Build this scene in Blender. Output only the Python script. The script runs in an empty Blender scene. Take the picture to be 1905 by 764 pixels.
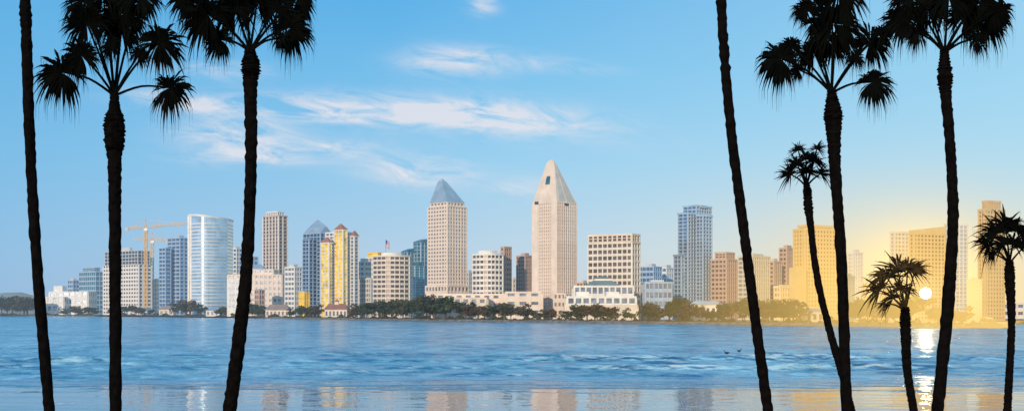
import bpy, bmesh, math, random
import numpy as np
from mathutils import Vector, Matrix
random.seed(7)
R = random.uniform
C = bpy.context.scene.collection
F, CX, HY, H = 2300.0, 952.5, 580.0, 6.0
def X(px, d): return (px-CX)/F*d
def Z(py, d): return H+(HY-py)/F*d
GZ = 1.2

# ------------------------------------------------------------------ materials
def painted_haze_glow():  # distance haze and sun glow painted as emission by world position
    g = bpy.data.node_groups.new('painted_haze_glow', 'ShaderNodeTree')
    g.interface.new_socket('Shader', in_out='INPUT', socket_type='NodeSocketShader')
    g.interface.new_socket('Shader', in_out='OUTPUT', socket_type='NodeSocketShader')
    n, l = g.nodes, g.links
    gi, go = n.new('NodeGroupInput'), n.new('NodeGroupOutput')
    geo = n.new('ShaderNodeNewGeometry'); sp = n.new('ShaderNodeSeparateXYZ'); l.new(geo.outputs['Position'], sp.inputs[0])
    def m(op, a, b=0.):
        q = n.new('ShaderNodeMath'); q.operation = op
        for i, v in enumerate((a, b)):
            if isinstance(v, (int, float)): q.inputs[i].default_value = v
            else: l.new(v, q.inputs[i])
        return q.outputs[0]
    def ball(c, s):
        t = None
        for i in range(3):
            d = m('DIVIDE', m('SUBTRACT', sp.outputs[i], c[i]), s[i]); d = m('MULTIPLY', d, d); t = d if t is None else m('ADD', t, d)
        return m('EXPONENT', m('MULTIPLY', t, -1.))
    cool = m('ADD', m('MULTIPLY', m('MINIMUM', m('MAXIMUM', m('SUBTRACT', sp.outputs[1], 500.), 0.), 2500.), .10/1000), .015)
    warm = m('MULTIPLY', ball((205, 560, 0), (100, 240, 76)), .60)  # warm, core and tight: painted sun glow, fading away from the sun
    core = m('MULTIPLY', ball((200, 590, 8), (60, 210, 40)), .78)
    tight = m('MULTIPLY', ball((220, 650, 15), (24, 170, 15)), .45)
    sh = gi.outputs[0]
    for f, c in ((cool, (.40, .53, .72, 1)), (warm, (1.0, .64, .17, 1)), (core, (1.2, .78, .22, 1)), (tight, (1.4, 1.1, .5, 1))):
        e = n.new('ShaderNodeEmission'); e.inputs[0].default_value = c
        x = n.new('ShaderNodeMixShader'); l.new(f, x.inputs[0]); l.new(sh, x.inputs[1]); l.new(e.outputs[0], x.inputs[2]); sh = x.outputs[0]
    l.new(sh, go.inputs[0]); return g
HAZE_GLOW = painted_haze_glow()
def hazy(m):  # mixes the painted haze and sun glow into a surface material
    nt = m.node_tree; q = nt.nodes.new('ShaderNodeGroup'); q.node_tree = HAZE_GLOW
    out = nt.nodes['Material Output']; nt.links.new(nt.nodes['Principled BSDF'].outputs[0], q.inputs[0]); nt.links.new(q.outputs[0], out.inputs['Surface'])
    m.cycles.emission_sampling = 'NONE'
def mat(name, col, rough=.75, metal=0., var=.12, scale=.15, spec=.3, bump=0., bscale=1., haze=True):
    m = bpy.data.materials.new(name); m.use_nodes = True
    nt = m.node_tree; n = nt.nodes; l = nt.links
    p = n['Principled BSDF']
    p.inputs['Roughness'].default_value = rough
    p.inputs['Metallic'].default_value = metal
    p.inputs['Specular IOR Level'].default_value = spec
    tc = n.new('ShaderNodeTexCoord')
    nz = n.new('ShaderNodeTexNoise'); nz.inputs['Scale'].default_value = scale; nz.inputs['Detail'].default_value = 3
    l.new(tc.outputs['Object'], nz.inputs['Vector'])
    mr = n.new('ShaderNodeMapRange')
    mr.inputs[1].default_value = .3; mr.inputs[2].default_value = .7
    mr.inputs[3].default_value = 1-var; mr.inputs[4].default_value = 1+var
    l.new(nz.outputs['Fac'], mr.inputs[0])
    vm = n.new('ShaderNodeVectorMath'); vm.operation = 'SCALE'
    vm.inputs[0].default_value = col[:3]
    l.new(mr.outputs[0], vm.inputs['Scale'])
    l.new(vm.outputs[0], p.inputs['Base Color'])
    if bump:
        nb = n.new('ShaderNodeTexNoise'); nb.inputs['Scale'].default_value = bscale; nb.inputs['Detail'].default_value = 6
        l.new(tc.outputs['Object'], nb.inputs['Vector'])
        b = n.new('ShaderNodeBump'); b.inputs['Strength'].default_value = bump; b.inputs['Distance'].default_value = .5
        l.new(nb.outputs['Fac'], b.inputs['Height']); l.new(b.outputs[0], p.inputs['Normal'])
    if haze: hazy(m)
    return m
M = {}
def dm(k, *a, **kw): M[k] = mat(k, *a, **kw)
dm('white', (.77, .71, .64)); dm('cream', (.74, .61, .48)); dm('pink', (.78, .62, .50))
dm('tan', (.58, .42, .26)); dm('brown', (.36, .25, .20)); dm('rose', (.53, .36, .28))
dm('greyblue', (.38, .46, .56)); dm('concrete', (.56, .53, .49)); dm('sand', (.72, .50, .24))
dm('red', (.38, .17, .12)); dm('slate', (.36, .46, .55), rough=.4, metal=.3)
dm('green_roof', (.16, .24, .25), rough=.5)
dm('yellow_wall', (.85, .56, .12)); dm('gold_sun_glint', (1.0, .64, .06), rough=.4, metal=.1, var=.55, scale=.16)  # gold glass colour stands in for low sun reflected in windows
dm('crane_yellow', (.65, .36, .10), rough=.5); dm('steel', (.35, .36, .38), rough=.5)
dm('g_blue', (.10, .21, .35), rough=.2, metal=.5, spec=.6, var=.4, scale=.2)
dm('g_navy', (.05, .12, .20), rough=.2, metal=.5, spec=.6, var=.5, scale=.12)
dm('g_dark', (.06, .08, .12), rough=.25, metal=.3, spec=.6, var=.3, scale=.3)
dm('g_teal', (.07, .21, .25), rough=.2, metal=.4, spec=.6, var=.45, scale=.15)
dm('g_pale', (.48, .61, .72), rough=.2, metal=.5, spec=.6, var=.25, scale=.1)
dm('g_brown', (.15, .105, .085), rough=.3, metal=.2, spec=.5, var=.5, scale=.3)
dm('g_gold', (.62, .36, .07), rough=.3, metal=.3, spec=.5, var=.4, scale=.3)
dm('g_grey', (.22, .25, .31), rough=.25, metal=.4, spec=.5, var=.5, scale=.3)
dm('g_soft', (.38, .34, .32), rough=.3, metal=.1, spec=.5, var=.2, scale=.2)
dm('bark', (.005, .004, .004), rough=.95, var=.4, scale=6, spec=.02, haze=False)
dm('frond', (.003, .0035, .003), rough=.95, var=.4, scale=3, spec=.02, haze=False)  # bark and fronds near black: backlit silhouette shade put into the colour
dm('frond_sunglow', (.040, .026, .012), rough=.9, var=.6, scale=3, spec=.05, haze=False)  # lighter brown paints the sun's glow into the fronds beside it
dm('trunk', (.08, .06, .045), rough=.9)
dm('duck', (.03, .028, .026), rough=.8, haze=False)
dm('flag_red', (.5, .05, .06)); dm('flag_white', (.8, .8, .8)); dm('flag_blue', (.04, .06, .25))
dm('canvas', (.8, .8, .78))
def leaf_mat(k, c):
    M[k] = mat(k, c, rough=.8, var=.5, scale=2.0, spec=.1)
leaf_mat('leaf_a', (.055, .075, .035)); leaf_mat('leaf_b', (.09, .090, .048)); leaf_mat('leaf_c', (.12, .085, .055))
leaf_mat('leaf_d', (.16, .14, .03))
dm('land', (.20, .18, .14), var=.3, scale=.05)
dm('grass', (.07, .09, .03), var=.4, scale=.5, haze=False)
dm('rock', (.20, .17, .14), var=.5, scale=.4, bump=.8, bscale=.6)
dm('hill', (.10, .15, .17), var=.3, scale=.01)

# ------------------------------------------------------------------ mesh helpers
def me(name, V, Fc, m):
    d = bpy.data.meshes.new(name); d.from_pydata([tuple(v) for v in V], [], Fc); d.materials.append(M[m] if isinstance(m, str) else m)
    d.update(); return d
def link(name, data, parent=None, loc=(0, 0, 0)):
    o = bpy.data.objects.new(name, data); C.objects.link(o); o.location = loc
    if parent: o.parent = parent
    return o
def tag(o, label=None, cat=None, group=None, kind=None):
    if label: o['label'] = label
    if cat: o['category'] = cat
    if group: o['group'] = group
    if kind: o['kind'] = kind
    return o
def loft(A, za, B, zb):
    n = len(A)
    V = [(p[0], p[1], za) for p in A]+[(p[0], p[1], zb) for p in B]
    Fc = [tuple(range(n-1, -1, -1)), tuple(range(n, 2*n))]
    Fc += [(i, (i+1) % n, n+(i+1) % n, n+i) for i in range(n)]
    return V, Fc
def slope_top(A, za, zs):
    V, Fc = loft(A, za, A, 0); n = len(A)
    for i in range(n): V[n+i] = (A[i][0], A[i][1], zs[i])
    return V, Fc
def join(parts):
    V, Fc = [], []
    for v, f in parts:
        k = len(V); V += list(v); Fc += [tuple(i+k for i in q) for q in f]
    return V, Fc
def bar(p, q, w):
    p, q = Vector(p), Vector(q); a = (q-p).normalized()
    s = a.cross(Vector((0, 0, 1)) if abs(a.z) < .9 else Vector((1, 0, 0))).normalized(); t = a.cross(s)
    V = [e+(s*i+t*j)*w/2 for e in (p, q) for i, j in ((-1, -1), (1, -1), (1, 1), (-1, 1))]
    return V, [(0, 1, 2, 3), (7, 6, 5, 4), (0, 4, 5, 1), (1, 5, 6, 2), (2, 6, 7, 3), (3, 7, 4, 0)]
def tube(path, rad, n=10, jit=0.):
    V, Fc = [], []; k = len(path)
    for i, p in enumerate(path):
        a = (Vector(path[min(i+1, k-1)])-Vector(path[max(i-1, 0)])).normalized()
        s = a.cross(Vector((0, 1, 0)) if abs(a.y) < .9 else Vector((1, 0, 0))).normalized(); t = a.cross(s)
        for j in range(n):
            th = 2*math.pi*j/n; r = rad[i]*(1+R(-jit, jit))
            V.append(Vector(p)+s*math.cos(th)*r+t*math.sin(th)*r)
    for i in range(k-1):
        for j in range(n):
            Fc.append((i*n+j, i*n+(j+1) % n, (i+1)*n+(j+1) % n, (i+1)*n+j))
    Fc.append(tuple(range(n-1, -1, -1))); Fc.append(tuple((k-1)*n+j for j in range(n)))
    return V, Fc
def offset(P, d):
    n = len(P); out = []
    nm = []
    for i in range(n):
        u = (Vector(P[(i+1) % n])-Vector(P[i])).normalized(); nm.append(Vector((u.y, -u.x)))
    for i in range(n):
        a, b = nm[i-1], nm[i]; q = Vector(P[i])+(a+b)*d/max(.3, 1+a.dot(b)); out.append((q.x, q.y))
    return out
def cen(P): return (sum(p[0] for p in P)/len(P), sum(p[1] for p in P)/len(P))
def scl(P, s, c=None):
    c = c or cen(P); return [(c[0]+(p[0]-c[0])*s, c[1]+(p[1]-c[1])*s) for p in P]
def corner(l, c, r, d, th=35):
    kl, kc, kr = [(q-CX)/F for q in (l, c, r)]; t = math.radians(th); s, k = math.sin(t), math.cos(t)
    a = (kc*d-kl*d)/(k+kl*s); b = (kr*d-kc*d)/(s-kr*k)
    n = Vector((kc*d, d)); u = Vector((-k, s))*a; v = Vector((s, k))*b
    return [tuple(n), tuple(n+v), tuple(n+u+v), tuple(n+u)]
def front(l, r, d, depth):
    a, b = X(l, d), X(r, d); return [(a, d), (b, d), (b, d+depth), (a, d+depth)]
def bow(l, r, d, depth, bulge, n=10):
    a, b = X(l, d), X(r, d); P = []
    for i in range(n+1):
        t = i/n; P.append((a+(b-a)*t, d-bulge*4*t*(1-t)))
    return P+[(b, d+depth), (a, d+depth)]

class B:
    def __init__(s, name, label, cat, at, group=None, z=GZ):
        s.o = bpy.data.objects.new(name, None); C.objects.link(s.o); s.o.location = (at[0], at[1], z)
        s.L = Vector((at[0], at[1], z)); tag(s.o, label, cat, group)
    def part(s, name, VF, m, parent=None):
        V = [Vector(v)-s.L for v in VF[0]]
        return link(name, me(name, V, VF[1], m), parent or s.o)
    def rep(s, name, data, offs):
        return [link(name, data, s.o, o) for o in offs]
    def block(s, P, z0, z1, nf, wall, glass, band=.42, pier=0, pw=0, ins=.5, out=0., cap=1.2, d=None, pierm=None, gname='glazing', proud=.18):
        d = d or P[0][1]; u = d/F
        s.part(gname, loft(offset(P, -ins), z0, offset(P, -ins), z1-.05), glass)
        fh = (z1-z0)/nf
        Q = [(p[0]-s.L.x, p[1]-s.L.y) for p in offset(P, out)]
        V, Fc = loft(Q, 0, Q, fh*band); data = me('floor_band', V, Fc, wall)
        s.rep('floor_band', data, [(0, 0, z0-s.L.z+fh*(i+.02)) for i in range(nf)])
        if pier:
            n = len(P)
            for i in range(n):
                p, q = Vector(P[i]), Vector(P[(i+1) % n]); L = (q-p).length; e = (q-p)/L; nn = Vector((e.y, -e.x))
                if nn.dot(-(p+q)/2) <= 0: continue
                w = pw*u
                k = max(1, round(L/(pier*u*1.25)))
                o_, i_ = out+proud, ins+.3
                pp = [-e*w/2+nn*o_, e*w/2+nn*o_, e*w/2-nn*i_, -e*w/2-nn*i_]
                V, Fc = loft([tuple(a) for a in pp], 0, [tuple(a) for a in pp], z1-z0-.02)
                data = me('pier', V, Fc, pierm or wall)
                offs = []
                for j in range(k+1):
                    if j == k and L < pier*u: continue
                    c = p+e*(L*j/k)
                    offs.append((c.x-s.L.x, c.y-s.L.y, z0-s.L.z))
                s.rep('pier', data, offs)
        if cap:
            Q = offset(P, out+.35); s.part('parapet', loft(Q, z1-.1, Q, z1+cap), wall)
        return s
    def mass(s, name, A, za, Bp, zb, m): return s.part(name, loft(A, za, Bp, zb), m)
    def windows(s, p, q, z0, z1, rows, cols, m='g_dark', wf=.55, hf=.5, name='window', pr=.06):
        p, q = Vector(p), Vector(q); L = (q-p).length; e = (q-p)/L; nn = Vector((e.y, -e.x))
        w = L/cols*wf; h = (z1-z0)/rows*hf
        pp = [tuple(a) for a in (-e*w/2+nn*pr, e*w/2+nn*pr, e*w/2-nn*.2, -e*w/2-nn*.2)]
        V, Fc = loft(pp, 0, pp, h); data = me(name, V, Fc, m)
        for r in range(rows):
            for c in range(cols):
                a = p+e*L*(c+.5)/cols
                link(name, data, s.o, (a.x-s.L.x, a.y-s.L.y, z0+(z1-z0)*(r+.5-hf/2)/rows-s.L.z))

# ------------------------------------------------------------------ shoreline
SH = [(-400, 587), (0, 587.6), (300, 588.6), (430, 590.4), (560, 593), (800, 597), (1000, 599.5), (1200, 602), (1400, 604.5), (1600, 607), (1700, 608.5), (1862, 609.6)]
def S(px):
    for (a, ya), (b, yb) in zip(SH, SH[1:]):
        if px <= b: break
    t = min(1.02, (px-a)/(b-a)); return H*F/(ya+(yb-ya)*t-HY)
pts = []
px = -400
while px <= 1862:
    d = S(px)*(1+R(-.004, .004)); pts.append((X(px, d), d)); px += 14
for px, d in ((1872, 500), (1880, 560), (1886, 650), (1960, 800), (2400, 950)): pts.append((X(px, d), d))
V, Fc = [], []
for i, (x, y) in enumerate(pts):
    V += [(x, y, GZ), (x*3, y+900, GZ), (x*14, 12000, GZ)]
for i in range(len(pts)-1):
    for k in (0, 1): Fc.append((i*3+k, i*3+3+k, i*3+4+k, i*3+1+k))
tag(link('city_ground', me('city_ground', V, Fc, 'land')), 'flat shore land under the skyline', 'ground', kind='structure')
V, Fc = [], []
for i, (x, y) in enumerate(pts):
    for k, (dy, z) in enumerate(((1.5, GZ+.25), (-.6, GZ+.1), (-2.2, .55), (-4, .1), (-5, -.6))):
        V.append((x+R(-.5, .5), y+dy+R(-.5, .5), z+R(-.15, .15)))
for i in range(len(pts)-1):
    for k in range(4): Fc.append((i*5+k, i*5+k+1, i*5+5+k+1, i*5+5+k))
tag(link('embankment', me('embankment', V, Fc, 'rock')), 'low rocky embankment along the far waterline', 'embankment', kind='structure')
V, Fc = [], []
n = 90
for i in range(n+1):
    px = -500+i*30; d = 4200
    top = 566+3*math.sin(i*.7)+2*math.sin(i*1.9)
    if px < 120: top = 543+6*math.sin(i*1.3)+max(0, px)*.15
    V += [(X(px, d), d, 0), (X(px, d), d, Z(top, d)), (X(px, d+900)*1.05, d+900, 0)]
for i in range(n):
    Fc += [(i*3, i*3+3, i*3+4, i*3+1), (i*3+1, i*3+4, i*3+5, i*3+2)]
tag(link('hills', me('hills', V, Fc, 'hill')), 'low hazy hills behind the city', 'hills', kind='structure')

# ------------------------------------------------------------------ buildings
def T(name, label, P, d, ptop, nf, wall, glass, cat='building', z0=GZ, group=None, **kw):
    b = B(name, label, cat, cen(P), group); b.block(P, z0, Z(ptop, d), nf, wall, glass, d=d, **kw); b.P = P; b.d = d; b.zt = Z(ptop, d); return b
def pent(b, s=.5, h=4, m='concrete', name='penthouse', base=None):
    z = base if base is not None else b.zt
    b.mass(name, scl(b.P, s), z, scl(b.P, s), z+h, m)

# far left
d = 1850
b = T('hotel_building', 'white low hotel block at far left with rows of dark windows', front(92, 163, d, 40), d, 543, 3, 'white', 'g_grey', pier=9, pw=3.5, band=.5)
b.block(front(66, 118, d-14, 13), GZ, Z(553, d-14), 2, 'white', 'g_grey', pier=9, pw=3.5, band=.5)
b.mass('penthouse', front(100, 116, d+8, 18), Z(543, d), front(100, 116, d+8, 18), Z(531, d), 'white')
d = 2050
b = T('office_building', 'small grey blue office block behind the white low hotel', corner(126, 136, 148, d), d, 522, 8, 'greyblue', 'g_blue', pier=5, pw=1)
pent(b)
d = 1980
P = corner(147, 178, 193, d, 40)
b = T('office_building', 'stepped teal glass office block left of the unfinished white tower', P, d, 506, 9, 'greyblue', 'g_teal', pier=6, pw=1, band=.3)
b.block(scl(P, .72), Z(506, d)+1.3, Z(498, d), 2, 'greyblue', 'g_teal', d=d)
# unfinished tower
d = 1800
P = corner(192, 258, 282, d, 40)
b = T('unfinished_tower', 'unfinished white concrete tower with dark open floors on top', P, d, 492, 13, 'white', 'g_brown', pier=7, pw=2.6, band=.5, cap=.1)
b.block(scl(P, .93), Z(492, d)+.2, Z(466, d), 4, 'concrete', 'g_dark', pier=8, pw=1.2, band=.22, cap=.4, d=d)
b.mass('lift_core', scl(P, .22), Z(466, d), scl(P, .22), Z(458, d), 'concrete')
# cranes
def crane(label, px, ptop, pjib, l, r, d, tilt):
    x = X(px, d); t = B('tower_crane', label, 'crane', (x, d)); w = 1.9; zt = Z(pjib, d); za = Z(ptop, d)
    parts = []
    for sx in (-1, 1):
        for sy in (-1, 1): parts.append(bar((x+sx*w, d+sy*w, GZ), (x+sx*w, d+sy*w, zt), .7))
    z = GZ; k = 0
    while z < zt-5:
        for sy in (-1, 1): parts.append(bar((x-w*(1 if k % 2 else -1), d+sy*w, z), (x+w*(1 if k % 2 else -1), d+sy*w, z+5), .45))
        z += 5; k += 1
    t.part('mast', join(parts), 'crane_yellow')
    t.part('cab', loft(front(px-3, px+3.4, d-4, 3), zt-4, front(px-3, px+3.4, d-4, 3), zt-.5), 'canvas')
    t.part('apex', join([bar((x-w, d, zt), (x, d, za), .7), bar((x+w, d, zt), (x, d, za), .7)]), 'crane_yellow')
    def boom(a, nm, dz):
        xa = X(a, d); parts = []; sg = 1 if xa > x else -1; L = abs(xa-x); n = max(4, int(L/5))
        f = lambda s: (x+sg*L*s, zt+dz*s)
        for i in range(n):
            (x0, z0), (x1, z1) = f(i/n), f((i+1)/n)
            parts += [bar((x0, d-1, z0), (x1, d-1, z1), .7), bar((x0, d+1, z0), (x1, d+1, z1), .7), bar((x0, d, z0+2.6), (x1, d, z1+2.6), .7), bar((x0, d-1, z0), ((x0+x1)/2, d, (z0+z1)/2+2.6), .45), bar(((x0+x1)/2, d, (z0+z1)/2+2.6), (x1, d-1, z1), .45)]
        o = t.part(nm, join(parts), 'crane_yellow')
        t.part('tie_bar', bar((x, d, za), (x+sg*L*.7, d, zt+dz*.7+2.6), .5), 'crane_yellow')
        return f(1)
    boom(l, 'counter_jib' if px-l < r-px else 'jib', tilt*-.3); e = boom(r, 'jib' if px-l < r-px else 'counter_jib', tilt)
    xc = X(l, d) if px-l < r-px else X(r, d)
    t.part('counterweight', loft([(xc-2, d-1.2), (xc+2, d-1.2), (xc+2, d+1.2), (xc-2, d+1.2)], zt-4, [(xc-2, d-1.2), (xc+2, d-1.2), (xc+2, d+1.2), (xc-2, d+1.2)], zt+.5), 'concrete')
crane('tall orange yellow tower crane beside the unfinished white tower', 271, 408, 424, 236, 352, 1760, 6)
crane('lower orange tower crane standing behind the unfinished white tower', 283, 432, 447, 247, 312, 1900, -1)
# stepped blue residential
d = 1720
P = corner(312, 335, 350, d, 38)
b = T('apartment_tower', 'blue glass apartment tower with balcony bands beside the curved white tower', P, d, 443, 20, 'greyblue', 'g_blue', pier=9, pw=1.2, band=.35, out=.4)
b.block(corner(296, 308, 318, d-6, 38), GZ, Z(462, d), 17, 'greyblue', 'g_blue', pier=7, pw=1, band=.35, d=d)
b.mass('roof_screen', scl(P, .6), Z(443, d)+1, scl(P, .6), Z(437, d), 'greyblue')
# curved tower
d = 1560
P = bow(351, 424, d, 30, 24, 20)
b = B('curved_tower', 'tall curved pale glass tower with slanting top left of centre palm trunk', 'building', cen(P))
zt = [Z(401+8*max(0, min(1, (p[0]-P[0][0])/(X(424, d)-P[0][0]))), d) for p in P]
b.part('glazing', slope_top(offset(P, -.25), GZ, zt), 'g_pale')
Q = [(p[0]-b.L.x, p[1]-b.L.y) for p in P]; zz = Z(412, d); fh = (zz-GZ)/27
V, Fc = loft(Q, 0, Q, fh*.3); data = me('floor_band', V, Fc, 'white'); b.rep('floor_band', data, [(0, 0, fh*i) for i in range(27)])
for i in (0, 2):
    p = P[i]; pp = [(p[0]-1.3, p[1]-.7), (p[0]+1.3, p[1]-.7), (p[0]+1.3, p[1]+2), (p[0]-1.3, p[1]+2)]
    b.part('fin', loft(pp, GZ, pp, zt[i]+1), 'white')
p, q = P[0], P[2]; pp = [(p[0]+1.5, p[1]-3.0), (q[0]-1.5, q[1]-1.4), (q[0]-1.5, q[1]+2), (p[0]+1.5, p[1]+1)]
b.part('glint_strip', loft(pp, GZ, pp, Z(522, d)), 'gold_sun_glint')  # gold strip painting a sun glint on the lower left edge
Q = offset(P, .3); V, Fc = loft(Q, 0, Q, 0); k = len(Q)
for i in range(k): V[i] = (Q[i][0], Q[i][1], zt[i]-.5); V[k+i] = (Q[i][0], Q[i][1], zt[i]+2)
b.part('parapet', (V, Fc), 'white')
# behind
d = 1800
b = T('office_building', 'light blue glass block just right of the curved white tower', corner(418, 440, 455, d), d, 463, 16, 'white', 'g_blue', band=.35, pier=6, pw=1); pent(b)
# cream hotel
d = 1340
P = front(424, 524, d, 40)
b = T('grand_hotel', 'wide cream hotel with small pyramid roof beside second palm trunk', P, d, 512, 7, 'pink', 'g_grey', pier=6.5, pw=3.6, band=.5)
P2 = front(448, 508, d+4, 30); b.block(P2, Z(512, d)+1.3, Z(502, d), 1, 'pink', 'g_grey', pier=6.5, pw=3.6, d=d)
P3 = front(466, 492, d+6, 14); b.mass('pyramid_roof', offset(P3, 1), Z(502, d)+1.3, scl(P3, .15), Z(490, d), 'slate')
b.part('side_wing', loft(front(424, 445, d-8, 7.5), GZ, front(424, 445, d-8, 7.5), Z(520, d)), 'white')
b.windows((X(424, d-8), d-8), (X(445, d-8), d-8), GZ+8, Z(520, d), 5, 3, 'g_grey')
# brown white tower
d = 1420
P = corner(489, 518, 535, d, 40)
b = T('apartment_tower', 'tall brown and white apartment tower with vertical stripes right of second palm', P, d, 402, 28, 'rose', 'g_brown', pier=7.5, pw=2.2, band=.3, pierm=M['white'])
b.block(scl(P, .72), Z(402, d)+1.3, Z(394, d), 2, 'white', 'g_brown', pier=5, pw=1.5, d=d)
d = 1300
b = T('apartment_building', 'low white apartment block between brown tower and pointed blue glass tower', corner(530, 548, 562, d), d, 498, 10, 'white', 'g_grey', pier=6, pw=1.6, band=.45); pent(b)
# blue pointed
d = 1200
P = corner(564, 596, 618, d, 40)
b = T('office_tower', 'blue glass tower with pointed gable roof behind the red peaked condominium', P, d, 434, 22, 'greyblue', 'g_navy', pier=8, pw=.8, band=.18, cap=.5)
b.block(corner(563, 575, 590, d-5, 40), GZ, Z(446, d), 20, 'greyblue', 'g_navy', pier=8, pw=.8, band=.18, cap=.5, d=d)
mid = [((P[i][0]+P[(i+1) % 4][0])/2, (P[i][1]+P[(i+1) % 4][1])/2) for i in range(4)]
zb, zt_ = Z(433, d), Z(406, d); c = cen(P)
V = [(p[0], p[1], zb) for p in P]+[(p[0], p[1], zb+(zt_-zb)*.5) for p in mid]+[(c[0], c[1], zt_)]
Fc = [(3, 2, 1, 0)]
for i in range(4): Fc += [(i, (i+1) % 4, 4+i), (i, 4+i, 8), (4+i, (i+1) % 4, 8)]
b.part('gable_roof', (V, Fc), 'slate')
# white condo, bay glass coloured gold to paint in sun glints
d = 1080
b = B('condominium_tower', 'white condominium tower with red peaked roofs and windows coloured gold as sun glints', 'building', (X(631, d), d+12))
P = corner(606, 634, 657, d+6, 42)
b.block(P, GZ, Z(432, d), 24, 'white', 'g_grey', pier=8, pw=2.2, band=.36, d=d)
for l, c, r, tp, bt, gl in ((597, 612, 619, 452, 440, 'gold_sun_glint'), (622, 638, 646, 428, 415, 'gold_sun_glint'), (652, 659, 667, 440, 428, 'g_grey')):
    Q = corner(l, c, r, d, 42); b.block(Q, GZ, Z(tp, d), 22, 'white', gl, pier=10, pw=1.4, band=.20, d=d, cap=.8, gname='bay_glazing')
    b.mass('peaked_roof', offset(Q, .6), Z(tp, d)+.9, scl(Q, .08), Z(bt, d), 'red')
# mid
d = 1150
b = T('office_building', 'narrow grey block right of the red peaked condominium tower', corner(664, 678, 690, d), d, 488, 11, 'cream', 'g_grey', pier=6, pw=1.3, band=.45); pent(b)
d = 1250
P = corner(681, 703, 724, d)
b = T('office_building', 'pale block with bright yellow upper storey behind banded curved office', P, d, 480, 12, 'white', 'g_grey', pier=6, pw=1.5)
b.block(scl(P, .9), Z(480, d)+1.3, Z(471, d), 1, 'yellow_wall', 'gold_sun_glint', d=d)
# flag
x = X(716, d); t = B('flagpole', 'flagpole with striped flag above the yellow topped block', 'flagpole', (x, d+8), z=Z(471, d)+1.3)
t.part('pole', tube([(x, d+8, Z(471, d)+1.3), (x, d+8, Z(444, d))], [.3, .2], 8), 'steel')
fw, fh_ = 3.6, 7.5; zt_ = Z(445, d); parts = {0: [], 1: [], 2: []}
for i in range(13):
    for j in range(8):
        k = 2 if (i < 7 and j < 3) else (0 if i % 2 == 0 else 1)
        q = lambda a, b_: (x+.25+fw*a/8, d+8+.5*math.sin(a*.9), zt_-fh_*b_/13-.25*a)
        parts[k].append(([q(j, i), q(j, i+1), q(j+1, i+1), q(j+1, i)], [(0, 1, 2, 3)]))
fo = t.part('flag', join(parts[0]+parts[1]+parts[2]), 'flag_red')
for m in ('flag_white', 'flag_blue'): fo.data.materials.append(M[m])
for i, p in enumerate(fo.data.polygons): p.material_index = 0 if i < len(parts[0]) else (1 if i < len(parts[0])+len(parts[1]) else 2)
# banded curved office
d = 1010
P = bow(694, 762, d, 26, 9, 8)
b = T('office_building', 'curved office building with white bands and brown glass left of teal towers', P, d, 478, 13, 'cream', 'g_brown', band=.42, pier=7, pw=1.0, pierm=M['white']); pent(b, .55, 3.5, 'white')
# teal towers
d = 1130
for l, c, r, tp, lab in ((769, 783, 797, 443, 'tallest dark teal glass tower with angled top left of pyramid roofed hotel'), (746, 758, 771, 461, 'middle dark teal glass tower with angled top beside the tallest teal one'), (757, 772, 789, 486, 'lowest dark teal glass tower in front of the other two')):
    dd = d-(25 if tp == 486 else 0); P = corner(l, c, r, dd, 42)
    b = T('hexagonal_tower', lab, P, dd, tp+8, 20, 'greyblue', 'g_teal', band=.14, pier=9, pw=.7, group='teal glass towers', cap=.2)
    b.part('slanted_top', slope_top(offset(P, .1), Z(tp+8, dd)+.25, [Z(tp+4, dd), Z(tp, dd), Z(tp, dd), Z(tp+6, dd)]), 'g_teal')
# pyramid hotel
d = 930
P = corner(796, 832, 868, d, 45)
b = T('hotel_tower', 'tall cream hotel tower with grey metal pyramid roof', P, d, 384, 30, 'pink', 'g_grey', pier=6.0, pw=2.7, band=.5, cap=.6)
b.block(offset(P, 1.2), Z(546, d), Z(533, d), 1, 'pink', 'g_grey', pier=7, pw=3, d=d)
Q = offset(P, -1.5); b.block(Q, Z(384, d)+.7, Z(376, d), 1, 'pink', 'g_grey', pier=7, pw=3, d=d, cap=.5)
c = cen(P); top = scl(Q, .24, (c[0]-5, c[1]-4)); b.mass('pyramid_roof', offset(Q, .5), Z(376, d)+.6, top, Z(334, d), 'slate')
b.mass('roof_cap', scl(top, .9), Z(334, d), scl(top, .25), Z(329, d), 'greyblue')
# podium
d = 850
b = B('hotel_podium', 'long low cream podium building between the two tallest hotels', 'building', (X(890, d), d))
b.block(front(794, 1000, d, 50), GZ, Z(549, d), 3, 'pink', 'g_grey', pier=14, pw=8, band=.62, d=d)
b.block(front(828, 905, d-14, 13), GZ, Z(556, d-14), 2, 'cream', 'g_grey', pier=12, pw=7, band=.6, d=d)
b.block(front(940, 1006, d-12, 11), GZ, Z(545, d-12), 3, 'pink', 'g_grey', pier=16, pw=9, band=.65, d=d)
# white curved office
d = 912
P = bow(879, 936, d, 20, 7, 8)
b = T('office_building', 'white banded office building with rounded front between the two tallest hotels', P, d, 475, 12, 'white', 'g_brown', band=.45, pier=30, pw=1.5); pent(b, .6, 3.5, 'white')
b.block(corner(932, 938, 951, d+14, 40), GZ, Z(461, d+14), 14, 'rose', 'g_brown', pier=6, pw=2.4, band=.5, d=d)
d = 960
b = T('apartment_tower', 'brown slab tower with fine windows left of tallest chisel topped hotel', corner(961, 977, 992, d, 38), d, 477, 16, 'rose', 'g_brown', pier=4.5, pw=1.8, band=.45); pent(b, .5, 3, 'rose')
d = 1180
b = T('office_building', 'small pale block between pyramid roofed hotel and white banded office', corner(862, 872, 882, d, 38), d, 508, 10, 'concrete', 'g_grey', pier=5, pw=1.6)
pent(b, .5, 3)
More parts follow.
